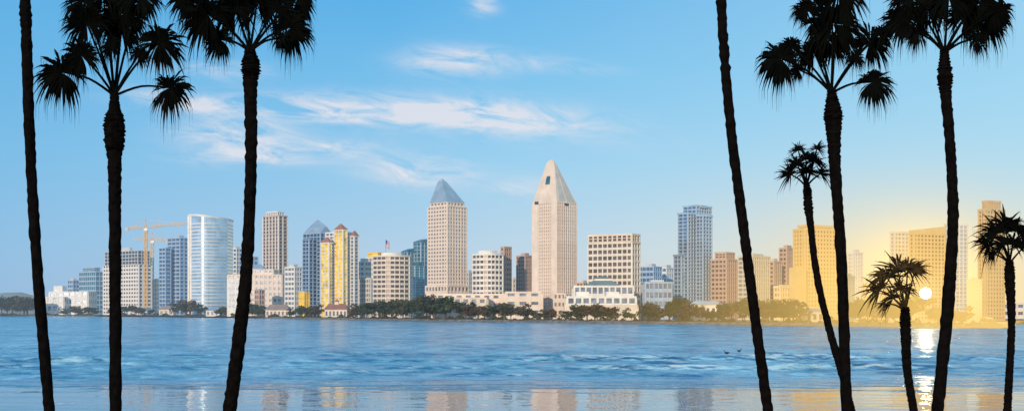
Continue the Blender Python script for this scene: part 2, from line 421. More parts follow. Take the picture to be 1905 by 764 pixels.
# chisel hotel
d = 860
P = corner(991, 1036, 1072, d, 45)
b = B('hotel_tower', 'tallest cream hotel tower with chisel shaped tapering top', 'building', cen(P))
zs = Z(376, d)
b.block(P, GZ, zs, 34, 'pink', 'g_soft', pier=4.6, pw=2.6, band=.42, cap=0, d=d, ins=.3, proud=.35)
a0, a1 = Vector(P[0]), Vector(P[3])
r0, r1 = Vector(P[0]), Vector(P[1])
Q = offset(P, .37)
qn, qr, ql = Vector(Q[0]), Vector(Q[1]), Vector(Q[3])
nb = qn+(ql-qn)*.14+(qr-qn)*.03
Tp = [tuple(nb), tuple(nb+(qr-qn)*.06), tuple(nb+(qr-qn)*.06+(ql-qn)*.28), tuple(nb+(ql-qn)*.28)]
b.mass('chisel_top', Q, zs-.1, Tp, Z(300, d), 'pink')
b.mass('crown_block', scl(Tp, .8), Z(300, d), scl(Tp, .55), Z(296, d), 'pink')
def lat(t0, t1, z0, z1, name, m, pr, face=(a1, a0)):
    p, q = face; e = (q-p); L = e.length; e = e/L; nn = Vector((e.y, -e.x))
    A = [p+e*L*t0+nn*pr, p+e*L*t1+nn*pr, p+e*L*t1-nn*.4, p+e*L*t0-nn*.4]
    b.part(name, loft([tuple(v) for v in A], z0, [tuple(v) for v in A], z1), m)
lat(.0, .24, GZ, zs-.15, 'wall_panel', 'pink', .42); lat(.78, 1, GZ, zs-.15, 'wall_panel', 'pink', .42)
lat(.10, .26, zs-.5, zs+1.6, 'lookout_window', 'g_dark', .46)
lat(.42, .58, zs-2.0, zs-.3, 'lookout_window', 'g_dark', .42, (r0, r1))
def onslope(fi, t, s, pr):
    q0, q1 = Vector(Q[fi]), Vector(Q[(fi+1) % 4]); t0, t1 = Vector(Tp[fi]), Vector(Tp[(fi+1) % 4])
    z0, z1 = zs-.1, Z(300, d)
    p = q0.lerp(q1, t).lerp(t0.lerp(t1, t), s); e = (q1-q0).normalized(); nn = Vector((e.y, -e.x))
    return (p.x+nn.x*pr, p.y+nn.y*pr, z0+(z1-z0)*s)
for fi, ta, tb, sa, sb, nm, mm, pr in ((3, .40, .66, .46, .66, 'apex_window', 'g_teal', .3), (0, .10, .92, .04, .90, 'sloped_glazing', 'concrete', .15), (0, .46, .54, .02, .88, 'roof_rib', 'pink', .3)):
    A = [onslope(fi, ta, sa, pr), onslope(fi, tb, sa, pr), onslope(fi, tb, sb, pr), onslope(fi, ta, sb, pr)]
    Bk = [onslope(fi, ta, sa, -.3), onslope(fi, tb, sa, -.3), onslope(fi, tb, sb, -.3), onslope(fi, ta, sb, -.3)]
    b.part(nm, (A+Bk, [(0, 1, 2, 3), (7, 6, 5, 4), (0, 4, 5, 1), (1, 5, 6, 2), (2, 6, 7, 3), (3, 7, 4, 0)]), mm)
b.block(corner(1030, 1052, 1074, d-10, 45), GZ, Z(548, d), 3, 'pink', 'g_grey', pier=8, pw=4, band=.55, d=d)
# wide slab hotel
d = 836
P = corner(1094, 1176, 1191, d, 32)
b = T('hotel_slab', 'wide white grid fronted hotel slab with fluted dark top', P, d, 452, 12, 'cream', 'g_brown', pier=8.2, pw=2.0, band=.40, pierm=M['white'])
b.block(scl(P, .985), Z(452, d)+1.3, Z(437, d), 2, 'cream', 'g_brown', pier=8.2, pw=3, band=.2, d=d)
d = 1250
b = T('office_building', 'grey blue mid rise right of the wide white hotel slab', corner(1188, 1216, 1231, d), d, 497, 9, 'greyblue', 'g_blue', pier=6, pw=1); pent(b)
b = T('office_building', 'pale mid rise left of the stepped blue glass tower', corner(1226, 1240, 1256, d+60), d+60, 499, 9, 'white', 'g_blue', pier=6, pw=1); pent(b)
d = 1100
b = T('parking_building', 'small tan block left of the wide hotel slab base', corner(1072, 1085, 1098, d), d, 527, 6, 'tan', 'g_brown', pier=6, pw=2); pent(b, .5, 3)
d = 795
P = front(1068, 1178, d, 30)
b = T('pavilion', 'low pavilion with dark green hipped roof and lantern below wide hotel slab', P, d, 534, 3, 'white', 'g_grey', pier=9, pw=3, band=.4)
Q = front(1090, 1154, d+4, 20); b.mass('hipped_roof', Q, Z(534, d)+1.2, scl(Q, .55), Z(521, d), 'green_roof')
Q = front(1106, 1138, d+8, 10); b.mass('lantern', Q, Z(521, d), Q, Z(517, d), 'white'); b.mass('lantern_roof', offset(Q, .7), Z(517, d), scl(Q, .2), Z(512, d), 'green_roof')
d = 740
P = front(1055, 1183, d, 26)
b = T('conference_building', 'long white low building with stepped terraces on shore below wide hotel slab', P, d, 554, 2, 'white', 'g_grey', pier=12, pw=4, band=.5)
for l, r in ((1072, 1096), (1128, 1152)):
    Q = front(l, r, d+4, 14); b.mass('roof_block', Q, Z(554, d)+1.1, Q, Z(542, d), 'white')
b.part('terrace', loft(front(1050, 1188, d-9, 8.8), GZ, front(1050, 1188, d-9, 8.8), Z(566, d)), 'cream')
d = 800
b = T('office_building', 'grey low block with blue windows at the foot of stepped blue tower', front(1200, 1250, d, 24), d, 527, 4, 'greyblue', 'g_grey', pier=7, pw=2); pent(b, .5, 2.5)
# blue stepped tower
d = 860
b = B('apartment_tower', 'tall stepped blue glass apartment tower left of leaning palm trunk', 'building', (X(1290, d), d+15))
for l, c, r, tp, nf in ((1272, 1296, 1323, 384, 31), (1262, 1280, 1300, 398, 29), (1254, 1268, 1284, 476, 15), (1296, 1308, 1324, 402, 28)):
    dd = d+(8 if tp == 384 else 0)
    b.block(corner(l, c, r, dd, 42), GZ, Z(tp, dd), nf, 'g_pale', 'g_blue', pier=7, pw=1.2, band=.34, d=dd, pierm=M['greyblue'], out=.3)
Q = corner(1290, 1304, 1314, d+10, 42); b.mass('roof_screen', Q, Z(384, d), Q, Z(379, d), 'greyblue')
# right mid-rises
d = 850
b = T('apartment_building', 'beige brown stepped apartment block right of the stepped blue tower', corner(1323, 1352, 1374, d, 38), d, 484, 13, 'rose', 'g_brown', pier=6, pw=2.2, band=.45)
P = scl(b.P, .7); b.block(P, b.zt+1.3, Z(471, d), 2, 'rose', 'g_brown', pier=6, pw=2, d=d)
d = 760
b = T('apartment_building', 'grey green apartment block just left of leaning palm trunk foot', corner(1373, 1400, 1432, d, 40), d, 478, 14, 'concrete', 'g_grey', pier=7, pw=1.6, band=.4); pent(b, .6, 2.5)
d = 860
b = T('apartment_building', 'hazy brown block between leaning palm trunk and golden hotel', corner(1424, 1440, 1454, d, 40), d, 488, 13, 'rose', 'g_brown', pier=6, pw=2); pent(b, .5, 3)
b = T('apartment_tower', 'narrow brown tower immediately left of the golden hotel', corner(1450, 1464, 1480, d+20, 40), d+20, 463, 16, 'rose', 'g_brown', pier=6, pw=2.2); pent(b, .5, 3, 'rose')
# golden hotel
d = 680
P = corner(1476, 1497, 1560, d, 62)
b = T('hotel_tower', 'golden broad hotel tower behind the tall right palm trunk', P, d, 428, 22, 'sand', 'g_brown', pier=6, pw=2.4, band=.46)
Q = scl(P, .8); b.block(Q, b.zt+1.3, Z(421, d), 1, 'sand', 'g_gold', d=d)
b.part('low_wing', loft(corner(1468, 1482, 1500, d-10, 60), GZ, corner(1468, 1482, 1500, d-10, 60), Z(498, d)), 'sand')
d = 800
b = T('apartment_tower', 'slim pale tower between golden hotel and sunlit glass building', corner(1578, 1588, 1605, d, 55), d, 472, 17, 'white', 'g_pale', pier=5, pw=1.2); pent(b, .5, 3, 'white')
# sunlit slanting hotel
d = 700
P = corner(1692, 1700, 1758, d, 66)
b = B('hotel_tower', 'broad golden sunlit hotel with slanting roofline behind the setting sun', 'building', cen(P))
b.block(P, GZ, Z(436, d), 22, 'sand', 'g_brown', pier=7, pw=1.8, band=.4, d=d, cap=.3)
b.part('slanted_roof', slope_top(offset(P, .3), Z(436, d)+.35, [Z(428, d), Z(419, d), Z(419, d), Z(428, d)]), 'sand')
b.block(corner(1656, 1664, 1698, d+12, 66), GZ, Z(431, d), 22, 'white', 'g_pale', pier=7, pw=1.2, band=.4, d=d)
b = T('hotel_wing', 'pale slender glass wing at right of the sunlit slanting hotel', corner(1757, 1764, 1800, d+25, 66), d+25, 419, 23, 'white', 'g_pale', pier=7, pw=1.2, band=.34)
b.part('wing_fin', loft(offset(scl(b.P, .3), .2), b.zt, offset(scl(b.P, .3), .2), b.zt+3), 'white')
# right brown tower
d = 680
P = corner(1820, 1832, 1869, d, 64)
b = T('apartment_tower', 'tall tan apartment tower with stepped crown above rightmost palm', P, d, 392, 27, 'tan', 'g_brown', pier=6, pw=2, band=.42)
b.block(scl(P, .68), b.zt+1.3, Z(376, d), 3, 'tan', 'g_gold', pier=5, pw=2, d=d)
d = 610
b = T('office_building', 'small cream block under the tall tan tower at right', corner(1800, 1806, 1826, d, 62), d, 523, 10, 'cream', 'g_grey', pier=6, pw=2); pent(b, .5, 2)
d = 860
b = T('warehouse', 'long low cream shed on the shore at far right', front(1788, 1905, d, 25), d, 566, 2, 'cream', 'g_grey', pier=10, pw=4, band=.55); pent(b, .3, 2)
for l, c, r, tp, d, wall, gl, lab in (
    (283, 292, 300, 520, 1950, 'cream', 'g_grey', 'small cream block between unfinished tower and blue balcony tower'),
    (556, 566, 576, 545, 1120, 'yellow_wall', 'gold_sun_glint', 'little golden building at the left foot of red peaked condominium'),
    (668, 690, 700, 520, 1090, 'concrete', 'g_grey', 'squat concrete block at right foot of red peaked condominium'),
    (1240, 1250, 1262, 528, 1000, 'tan', 'g_brown', 'squat tan block against left foot of stepped blue tower'),
    (1604, 1622, 1658, 530, 760, 'sand', 'g_gold', 'squat golden block left of the sunlit slanting hotel'),
    (1440, 1452, 1478, 535, 720, 'cream', 'g_brown', 'squat cream block at left foot of golden hotel'),
    (452, 466, 480, 478, 1750, 'greyblue', 'g_blue', 'bluish hazy block peeping above the pyramid roofed cream hotel'),
    (474, 482, 492, 540, 1300, 'rose', 'g_brown', 'little brown block right of the second palm trunk foot'),
    (738, 750, 764, 512, 1220, 'concrete', 'g_grey', 'pale grey block at the left foot of the teal towers'),
    (946, 954, 964, 520, 1150, 'cream', 'g_grey', 'small cream block left of the brown slab tower'),
    (1182, 1200, 1212, 530, 930, 'pink', 'g_grey', 'pinkish low block at right foot of the wide white hotel slab'),
    (1362, 1376, 1392, 520, 900, 'pink', 'g_brown', 'pinkish block between beige stepped block and grey green block'),
    (1556, 1566, 1580, 505, 840, 'tan', 'g_gold', 'tan block between golden hotel and slim pale tower')):
    b = T('office_building', lab, corner(l, c, r, d, 45 if l < 1500 else 62), d, tp, max(3, int((585-tp)/8)), wall, gl, pier=6, pw=1.8); pent(b, .5, 2)
# houses on shore
def house(name, label, l, r, peave, pridge, d, wall='white', roof='red', cols=5, dep=14, cup=False):
    P = front(l, r, d, dep); b = B(name, label, 'building', cen(P))
    b.mass('wall', P, GZ, P, Z(peave, d), wall)
    Q = offset(P, .9); c = cen(P); w = (Q[1][0]-Q[0][0]); rr = [(Q[0][0]+w*.16, c[1]-.2), (Q[1][0]-w*.16, c[1]-.2), (Q[1][0]-w*.16, c[1]+.2), (Q[0][0]+w*.16, c[1]+.2)]
    rf = b.mass('roof', Q, Z(peave, d), rr, Z(pridge, d), roof)
    if cup:
        Cp = [(c[0]-1.6, c[1]-1.6), (c[0]+1.6, c[1]-1.6), (c[0]+1.6, c[1]+1.6), (c[0]-1.6, c[1]+1.6)]
        b.part('cupola', loft(Cp, Z(pridge, d)-1, Cp, Z(pridge, d)+1.6), wall, rf)
        b.part('cupola_roof', loft(offset(Cp, .6), Z(pridge, d)+1.6, scl(Cp, .1), Z(pridge, d)+3.6), roof, rf)
    b.windows(P[0], P[1], GZ+.6, Z(peave, d)-.3, 1, cols, 'g_dark', wf=.5, hf=.6)
house('shore_house', 'low cream house with brown roof below cream wide hotel', 494, 537, 576, 566, S(515)+34, wall='cream', roof='brown', cols=6)
house('shore_house', 'white house with red roof and cupola below red peaked condominium', 604, 645, 575, 564, S(625)+30, wall='cream', cols=6, cup=True)
house('shore_shed', 'long grey roofed shed below the curved white tower', 383, 446, 577, 571, S(415)+30, roof='slate', cols=8)
house('shore_shed', 'low dark roofed shed below the unfinished white tower', 232, 282, 578, 572, S(255)+30, roof='green_roof', cols=6)
house('shore_shed', 'small brown roofed shed below the blue balcony tower', 296, 322, 575, 568, S(310)+30, wall='cream', roof='brown', cols=3)
house('boathouse', 'white flat boathouse on shore below the beige stepped block', 1291, 1343, 566, 559, S(1315)+34, roof='white', cols=5)
house('shore_shed', 'grey kiosk with pale roof on the shore below the golden hotel', 1500, 1532, 579, 573, S(1515)+26, wall='concrete', roof='slate', cols=3)
# tents
def tent(label, px, w, ptop, d):
    x = X(px, d); r = w*d/F/2; P = [(x-r, d-r), (x+r, d-r), (x+r, d+r), (x-r, d+r)]; b = B('tent', label, 'tent', (x, d), group='white peaked tents')
    for p in P: b.part('pole', tube([(p[0], p[1], GZ), (p[0], p[1], GZ+2.6)], [.08, .08], 6), 'steel')
    zt = Z(ptop, d); zb = GZ+2.5
    A, Bq = offset(P, .1), scl(P, .35)
    v1 = loft(A, zb-.5, A, zb); v2 = loft(A, zb, Bq, zb+(zt-zb)*.45); v3 = loft(Bq, zb+(zt-zb)*.45, scl(P, .03), zt)
    b.part('canopy', join([v1, v2, v3]), 'canvas')
tent('white peaked tent on the shore nearest the point end', 1832, 20, 588, 520)
tent('small white peaked tent left of the larger shore tent', 1806, 14, 591, 515)
tent('white peaked tent on the shore below sunlit slanting hotel', 1770, 14, 590, 510)

# ------------------------------------------------------------------ shore trees
def crown_data(seed, flat):
    rnd = random.Random(seed); V, Fc = [], []
    lobes = [(rnd.uniform(-.36, .36), rnd.uniform(-.36, .36), rnd.uniform(.35, .84)*(1 if not flat else .95), rnd.uniform(.10, .24)) for _ in range(11)]
    for lx, ly, lz, lr in lobes:
        for _ in range(64):
            a = Vector((rnd.gauss(0, 1), rnd.gauss(0, 1), rnd.gauss(0, 1))).normalized()
            p = Vector((lx, ly, lz))+Vector((a.x, a.y, a.z*(.55 if flat else .8)))*lr*rnd.uniform(.5, 1.2)
            u = Vector((rnd.gauss(0, 1), rnd.gauss(0, 1), rnd.gauss(0, 1))).normalized(); w = u.orthogonal().normalized(); s = rnd.uniform(.022, .055)
            k = len(V); V += [p-u*s-w*s*.6, p+u*s-w*s*.6, p+u*s*.7+w*s, p-u*s*.7+w*s]; Fc.append((k, k+1, k+2, k+3))
    return V, Fc
LM = ['leaf_a', 'leaf_b', 'leaf_c', 'leaf_d']
crowns = {}
for v in range(5):
    vf = crown_data(100+v, v in (1, 3))
    for m in LM: crowns[(v, m)] = me('crown', vf[0], vf[1], m)
trunks = []
for v in range(3):
    rr = random.Random(v)
    p = [tube([(0, 0, -.02), (.02, 0, .2), (.03, .01, .45)], [.03, .025, .02], 6)]
    for k in range(4):
        a = k*1.57+rr.random(); p.append(tube([(.02, 0, .25), (math.cos(a)*.13, math.sin(a)*.13, .42), (math.cos(a)*.25, math.sin(a)*.25, .62)], [.018, .013, .006], 5))
    vf = join(p); trunks.append(me('trunk', vf[0], vf[1], 'trunk'))
ORD = 'first second third fourth fifth sixth seventh eighth ninth tenth eleventh twelfth thirteenth'.split()
TONE = {'leaf_a': 'dark green', 'leaf_b': 'olive green', 'leaf_c': 'brownish', 'leaf_d': 'yellow green'}
for x0, x1, n, t0, t1, anchor in (
    (2, 62, 7, 545, 566, 'pale hills at far left'), (118, 186, 5, 566, 574, 'teal stepped office'), (196, 292, 7, 566, 575, 'unfinished white tower'),
    (326, 360, 4, 556, 565, 'blue balcony tower'), (366, 424, 5, 564, 574, 'curved pale tower'), (450, 490, 4, 560, 572, 'pyramid roofed cream hotel'),
    (540, 598, 5, 564, 576, 'pointed blue glass tower'), (652, 690, 4, 562, 574, 'narrow grey block'), (700, 776, 8, 553, 575, 'curved brown office'),
    (785, 830, 4, 545, 556, 'pyramid roofed hotel tower'), (848, 960, 10, 556, 581, 'white banded office'), (970, 1050, 7, 560, 582, 'tallest chisel topped hotel'),
    (1062, 1180, 10, 563, 584, 'wide white hotel slab'), (1192, 1290, 9, 556, 580, 'stepped blue tower'), (1305, 1366, 5, 564, 582, 'beige stepped block'),
    (1374, 1480, 10, 548, 576, 'hazy brown blocks'), (1572, 1700, 9, 545, 566, 'squat golden block'), (1730, 1792, 5, 568, 580, 'sunlit slanting hotel')):
    for i in range(n):
        px = x0+(x1-x0)*(i+.5)/n+R(-8, 8); d = S(px)+R(7, 28); zt = Z(R(t0, t1), d); h = zt-GZ
        v = random.randrange(5); m = random.choice(['leaf_a', 'leaf_a', 'leaf_b', 'leaf_c']) if x0 < 1500 else random.choice(['leaf_d', 'leaf_b', 'leaf_d'])
        wdt = max(h*R(.8, 1.7), 3.5)
        o = bpy.data.objects.new('shore_tree', None); C.objects.link(o); o.location = (X(px, d), d, GZ); o.scale = (wdt, wdt, h/.93); o.rotation_euler = (0, 0, R(0, 6.28))
        tag(o, '%s %s shore tree, %s from left below the %s' % ('spreading' if v in (1, 3) else 'rounded', TONE[m], ORD[i], anchor), 'tree', 'trees along the far shore')
        link('crown', crowns[(v, m)], o); link('trunk', trunks[v % 3], o)
V, Fc = [], []
for _ in range(18000):
    px = R(-20, 1862); d = S(px)+R(2, 12); p = Vector((X(px, d), d, GZ+abs(R(0, 2.6))*max(.08, .45+.5*math.sin(px*.09)+.4*math.sin(px*.31))))
    u = Vector((random.gauss(0, 1), random.gauss(0, 1), random.gauss(0, 1))).normalized(); w = u.orthogonal().normalized(); s = R(.25, .6)*d/800
    k = len(V); V += [p-u*s-w*s*.6, p+u*s-w*s*.6, p+u*s*.7+w*s, p-u*s*.7+w*s]; Fc.append((k, k+1, k+2, k+3))
tag(link('shrubbery', me('shrubbery', V, Fc, 'leaf_b')), 'low shrubs growing along the embankment', 'shrubs', kind='stuff')

# ------------------------------------------------------------------ sea, wet sand, bank
def grid(xs, ys, zf):
    Xg, Yg = np.meshgrid(xs, ys); Zg, foam = zf(Xg, Yg)
    nx, ny = len(xs), len(ys)
    v = np.stack([Xg, Yg, Zg], -1).reshape(-1, 3)
    i = np.arange(nx*ny).reshape(ny, nx)
    f = np.stack([i[:-1, :-1], i[:-1, 1:], i[1:, 1:], i[1:, :-1]], -1).reshape(-1, 4)
    m = bpy.data.meshes.new('sheet'); m.vertices.add(len(v)); m.vertices.foreach_set('co', v.ravel().astype(np.float32))
    m.loops.add(f.size); m.loops.foreach_set('vertex_index', f.ravel().astype(np.int32))
    m.polygons.add(len(f)); m.polygons.foreach_set('loop_start', (np.arange(len(f))*4).astype(np.int32))
    m.update(); m.validate()
    m.polygons.foreach_set('use_smooth', [True]*len(m.polygons))
    at = m.attributes.new('foam', 'FLOAT', 'POINT'); at.data.foreach_set('value', foam.ravel().astype(np.float32))
    return m
rng = np.random.default_rng(3)
waves = [(rng.uniform(-.5, .5), 2*np.pi/rng.uniform(2.5, 9), rng.uniform(0, 6.28)) for _ in range(16)]
def sea(Xg, Yg):
    fx = np.clip((135-np.abs(Xg))/15, 0, 1); fy = np.clip((Yg-104)/8, 0, 1)*np.clip((250-Yg)/90, 0, 1); fade = fx*fy
    z = np.zeros_like(Xg)
    for a, k, p in waves:
        z += .009*(2*np.pi/k)**.6*np.sin(k*(Yg*np.cos(a)+Xg*np.sin(a))+p)
    foam = np.zeros_like(Xg)
    for y0, A, w, s1, s2, ph, lo in ((152, .80, 3.0, .030, .11, 0, .66), (141, .34, 2.2, .05, .17, 2, .45), (131, .60, 2.0, .035, .14, 4.2, .64), (123, .26, 1.5, .07, .19, 1, .5), (116, .24, 1.2, .06, .2, 2.6, .55), (172, .34, 3.5, .03, .10, 5, .45)):
        yc = y0+2.2*np.sin(Xg*s1+ph)+1.0*np.sin(Xg*s2+ph*2)+.4*np.sin(Xg*.5+ph)
        amp = A*np.clip(lo+.42*np.sin(Xg*s1*1.7+ph*3)+.25*np.sin(Xg*s2*1.9+ph), 0, 1.2)
        t = (Yg-yc)/w
        prof = np.where(t < 0, np.exp(-(t*2.2)**2), np.exp(-(t*.7)**2))
        z += amp*prof
        foam = np.maximum(foam, .62*np.clip((amp/A-.4)*1.4, 0, 1)*np.exp(-((t+.12)*2.4)**2)*min(1, A/.4))
    return -.02+z*fade, foam*fade
xs = np.concatenate([[-14000, -3000, -900, -300], np.arange(-136, 136.1, .6), [300, 900, 3000, 14000]])
ys = np.concatenate([[-300, 40, 80], np.arange(100, 252, .42), [320, 600, 1200, 4000, 14000]])
sm = grid(xs, ys, sea)
def node_kit(m):
    nt = m.node_tree; n = nt.nodes; l = nt.links; geo = n.new('ShaderNodeNewGeometry')
    def noise(sx, sy, det, rough=.55):
        mp = n.new('ShaderNodeMapping'); mp.inputs['Scale'].default_value = (sx, sy, 1); l.new(geo.outputs['Position'], mp.inputs['Vector'])
        z = n.new('ShaderNodeTexNoise'); z.inputs['Scale'].default_value = 1; z.inputs['Detail'].default_value = det; z.inputs['Roughness'].default_value = rough
        l.new(mp.outputs[0], z.inputs['Vector']); return z.outputs['Fac']
    def mth(op, a, b):
        q = n.new('ShaderNodeMath'); q.operation = op
        for i, v in enumerate((a, b)):
            if isinstance(v, (int, float)): q.inputs[i].default_value = v
            else: l.new(v, q.inputs[i])
        return q.outputs[0]
    def foam(gain):
        at = n.new('ShaderNodeAttribute'); at.attribute_name = 'foam'
        fm = mth('MULTIPLY', at.outputs['Fac'], mth('MULTIPLY', mth('SUBTRACT', noise(.6, 1.6, 3, .7), .40), gain))
        cl = n.new('ShaderNodeClamp'); l.new(fm, cl.inputs[0]); return cl.outputs[0]
    return n, l, noise, mth, foam, geo
def water_mat():
    m = bpy.data.materials.new('water'); m.use_nodes = True; p = m.node_tree.nodes['Principled BSDF']
    n, l, noise, mth, foam, geo = node_kit(m)
    p.inputs['IOR'].default_value = 1.33; p.inputs['Specular IOR Level'].default_value = .36
    h = mth('ADD', mth('MULTIPLY', noise(.22, .12, 2, .6), 2.6), mth('MULTIPLY', noise(.8, .9, 2), .5))
    b = n.new('ShaderNodeBump'); b.inputs['Strength'].default_value = 1; b.inputs['Distance'].default_value = 1.1
    l.new(h, b.inputs['Height']); l.new(b.outputs[0], p.inputs['Normal'])
    cl = foam(6)
    patch = mth('ADD', mth('MULTIPLY', noise(.060, .026, 4, .68), .50), mth('MULTIPLY', noise(.22, .085, 3, .65), .50))
    r = n.new('ShaderNodeValToRGB'); e = r.color_ramp.elements
    e[0].position = .40; e[0].color = (.045, .23, .38, 1); e[1].position = .59; e[1].color = (.32, .60, .72, 1)
    l.new(patch, r.inputs[0])
    mx = n.new('ShaderNodeMixRGB'); l.new(cl, mx.inputs[0]); l.new(r.outputs[0], mx.inputs[1]); mx.inputs[2].default_value = (.62, .67, .70, 1)
    l.new(mx.outputs[0], p.inputs['Base Color'])
    l.new(mth('ADD', mth('MULTIPLY', cl, .6), .18), p.inputs['Roughness'])
    return m
sm.materials.append(water_mat())
tag(link('water', sm), 'blue rippled bay with low waves breaking near the beach', 'water', kind='structure')
def ws(Xg, Yg): return np.full_like(Xg, .03), .8*np.exp(-((Yg-112.2)/1.1)**2)+.6*np.exp(-((Yg-104.5)/.9)**2)
wxs = np.linspace(-90, 90, 361); wys = np.concatenate([np.linspace(66, 96, 6), np.linspace(97, 113, 33)])
wm = grid(wxs, wys, ws)
co = np.zeros(len(wm.vertices)*3, np.float32); wm.vertices.foreach_get('co', co); co = co.reshape(-1, 3)
tt = (co[:, 1]-66)/47
co[:, 1] += tt**3*(6.5*np.sin(co[:, 0]*.050+.4)+3.2*np.sin(co[:, 0]*.15+1)+1.5*np.sin(co[:, 0]*.41)+.6*np.sin(co[:, 0]*1.1)); wm.vertices.foreach_set('co', co.ravel())
def sand_mat():
    m = bpy.data.materials.new('wet_sand'); m.use_nodes = True; p = m.node_tree.nodes['Principled BSDF']
    n, l, noise, mth, foam, geo = node_kit(m)
    p.inputs['IOR'].default_value = 1.7; p.inputs['Specular IOR Level'].default_value = .6
    sp = n.new('ShaderNodeSeparateXYZ'); l.new(geo.outputs['Position'], sp.inputs[0])
    # shallow water film: deeper and more rippled toward the sea
    dep = n.new('ShaderNodeMapRange'); dep.interpolation_type = 'SMOOTHSTEP'; dep.inputs[1].default_value = 94; dep.inputs[2].default_value = 111
    l.new(mth('ADD', sp.outputs[1], mth('MULTIPLY', mth('SUBTRACT', noise(.09, .22, 3), .5), 34)), dep.inputs[0]); dep = dep.outputs[0]
    r = n.new('ShaderNodeValToRGB'); e = r.color_ramp.elements
    e[0].position = .42; e[0].color = (.02, .07, .14, 1); e[1].position = .62; e[1].color = (.08, .12, .16, 1)
    l.new(noise(.12, .3, 4), r.inputs[0])
    cl = foam(5)
    m0 = n.new('ShaderNodeMixRGB'); l.new(mth('MULTIPLY', dep, .85), m0.inputs[0]); l.new(r.outputs[0], m0.inputs[1]); m0.inputs[2].default_value = (.12, .36, .52, 1)
    mx = n.new('ShaderNodeMixRGB'); l.new(cl, mx.inputs[0]); l.new(m0.outputs[0], mx.inputs[1]); mx.inputs[2].default_value = (.62, .68, .72, 1)
    l.new(mx.outputs[0], p.inputs['Base Color'])
    q = n.new('ShaderNodeMapRange'); q.inputs[1].default_value = .50; q.inputs[2].default_value = .68; q.inputs[3].default_value = .01; q.inputs[4].default_value = .12
    l.new(noise(.07, .35, 3), q.inputs[0]); l.new(mth('ADD', mth('ADD', q.outputs[0], mth('MULTIPLY', cl, .5)), mth('MULTIPLY', dep, .14)), p.inputs['Roughness'])
    l.new(mth('SUBTRACT', .6, mth('MULTIPLY', dep, .25)), p.inputs['Specular IOR Level'])
    b = n.new('ShaderNodeBump'); b.inputs['Strength'].default_value = 1; b.inputs['Distance'].default_value = .036
    hh = mth('ADD', noise(.6, .55, 3), mth('MULTIPLY', noise(.16, .22, 2), 1.2))
    l.new(mth('MULTIPLY', hh, mth('ADD', 1., mth('MULTIPLY', dep, 12.))), b.inputs['Height']); l.new(b.outputs[0], p.inputs['Normal'])
    return m
wm.materials.append(sand_mat())
tag(link('wet_sand', wm), 'mirror wet sand at the near water edge', 'beach', kind='structure')
bxs = np.linspace(-160, 160, 80); bys = np.concatenate([[-80], np.linspace(-5, 76, 40)])
def bank(Xg, Yg): return 2.0-np.clip((Yg-44)/26, 0, 1.2)*2.1+.06*np.sin(Xg*.5)*np.cos(Yg*.4), np.zeros_like(Xg)
bm_ = grid(bxs, bys, bank); bm_.materials.append(M['grass'])
tag(link('ground', bm_), 'grassy bank the palms grow from', 'ground', kind='structure')

# ------------------------------------------------------------------ ducks
def duck(label, px, py, s, flip):
    d = H*F/(py-HY); x = X(px, d); k = -1 if flip else 1
    pth = [(-.42, .16), (-.34, .15), (-.2, .10), (0, .08), (.18, .10), (.26, .18), (.29, .3), (.31, .40), (.36, .42), (.43, .405), (.52, .39)]
    rad = [.02, .06, .13, .16, .13, .075, .055, .065, .06, .025, .01]
    V, Fc = tube([(x+k*a*s, d, .06+z*s) for a, z in pth], [r*s for r in rad], 10)
    o = B('duck', label, 'bird', (x, d), z=0)
    o.part('body', (V, Fc), 'duck')
    for sy in (-1, 1):
        o.part('wing', tube([(x+k*.15*s, d+sy*.13*s, .04+.14*s), (x-k*.1*s, d+sy*.16*s, .04+.16*s), (x-k*.38*s, d+sy*.05*s, .04+.2*s)], [.03*s, .06*s, .01*s], 6), 'duck')
duck('dark water bird floating right of leaning palm, left of two', 1352, 657.5, .95, True)
duck('dark water bird floating right of leaning palm, right of two', 1375, 653.5, .85, False)

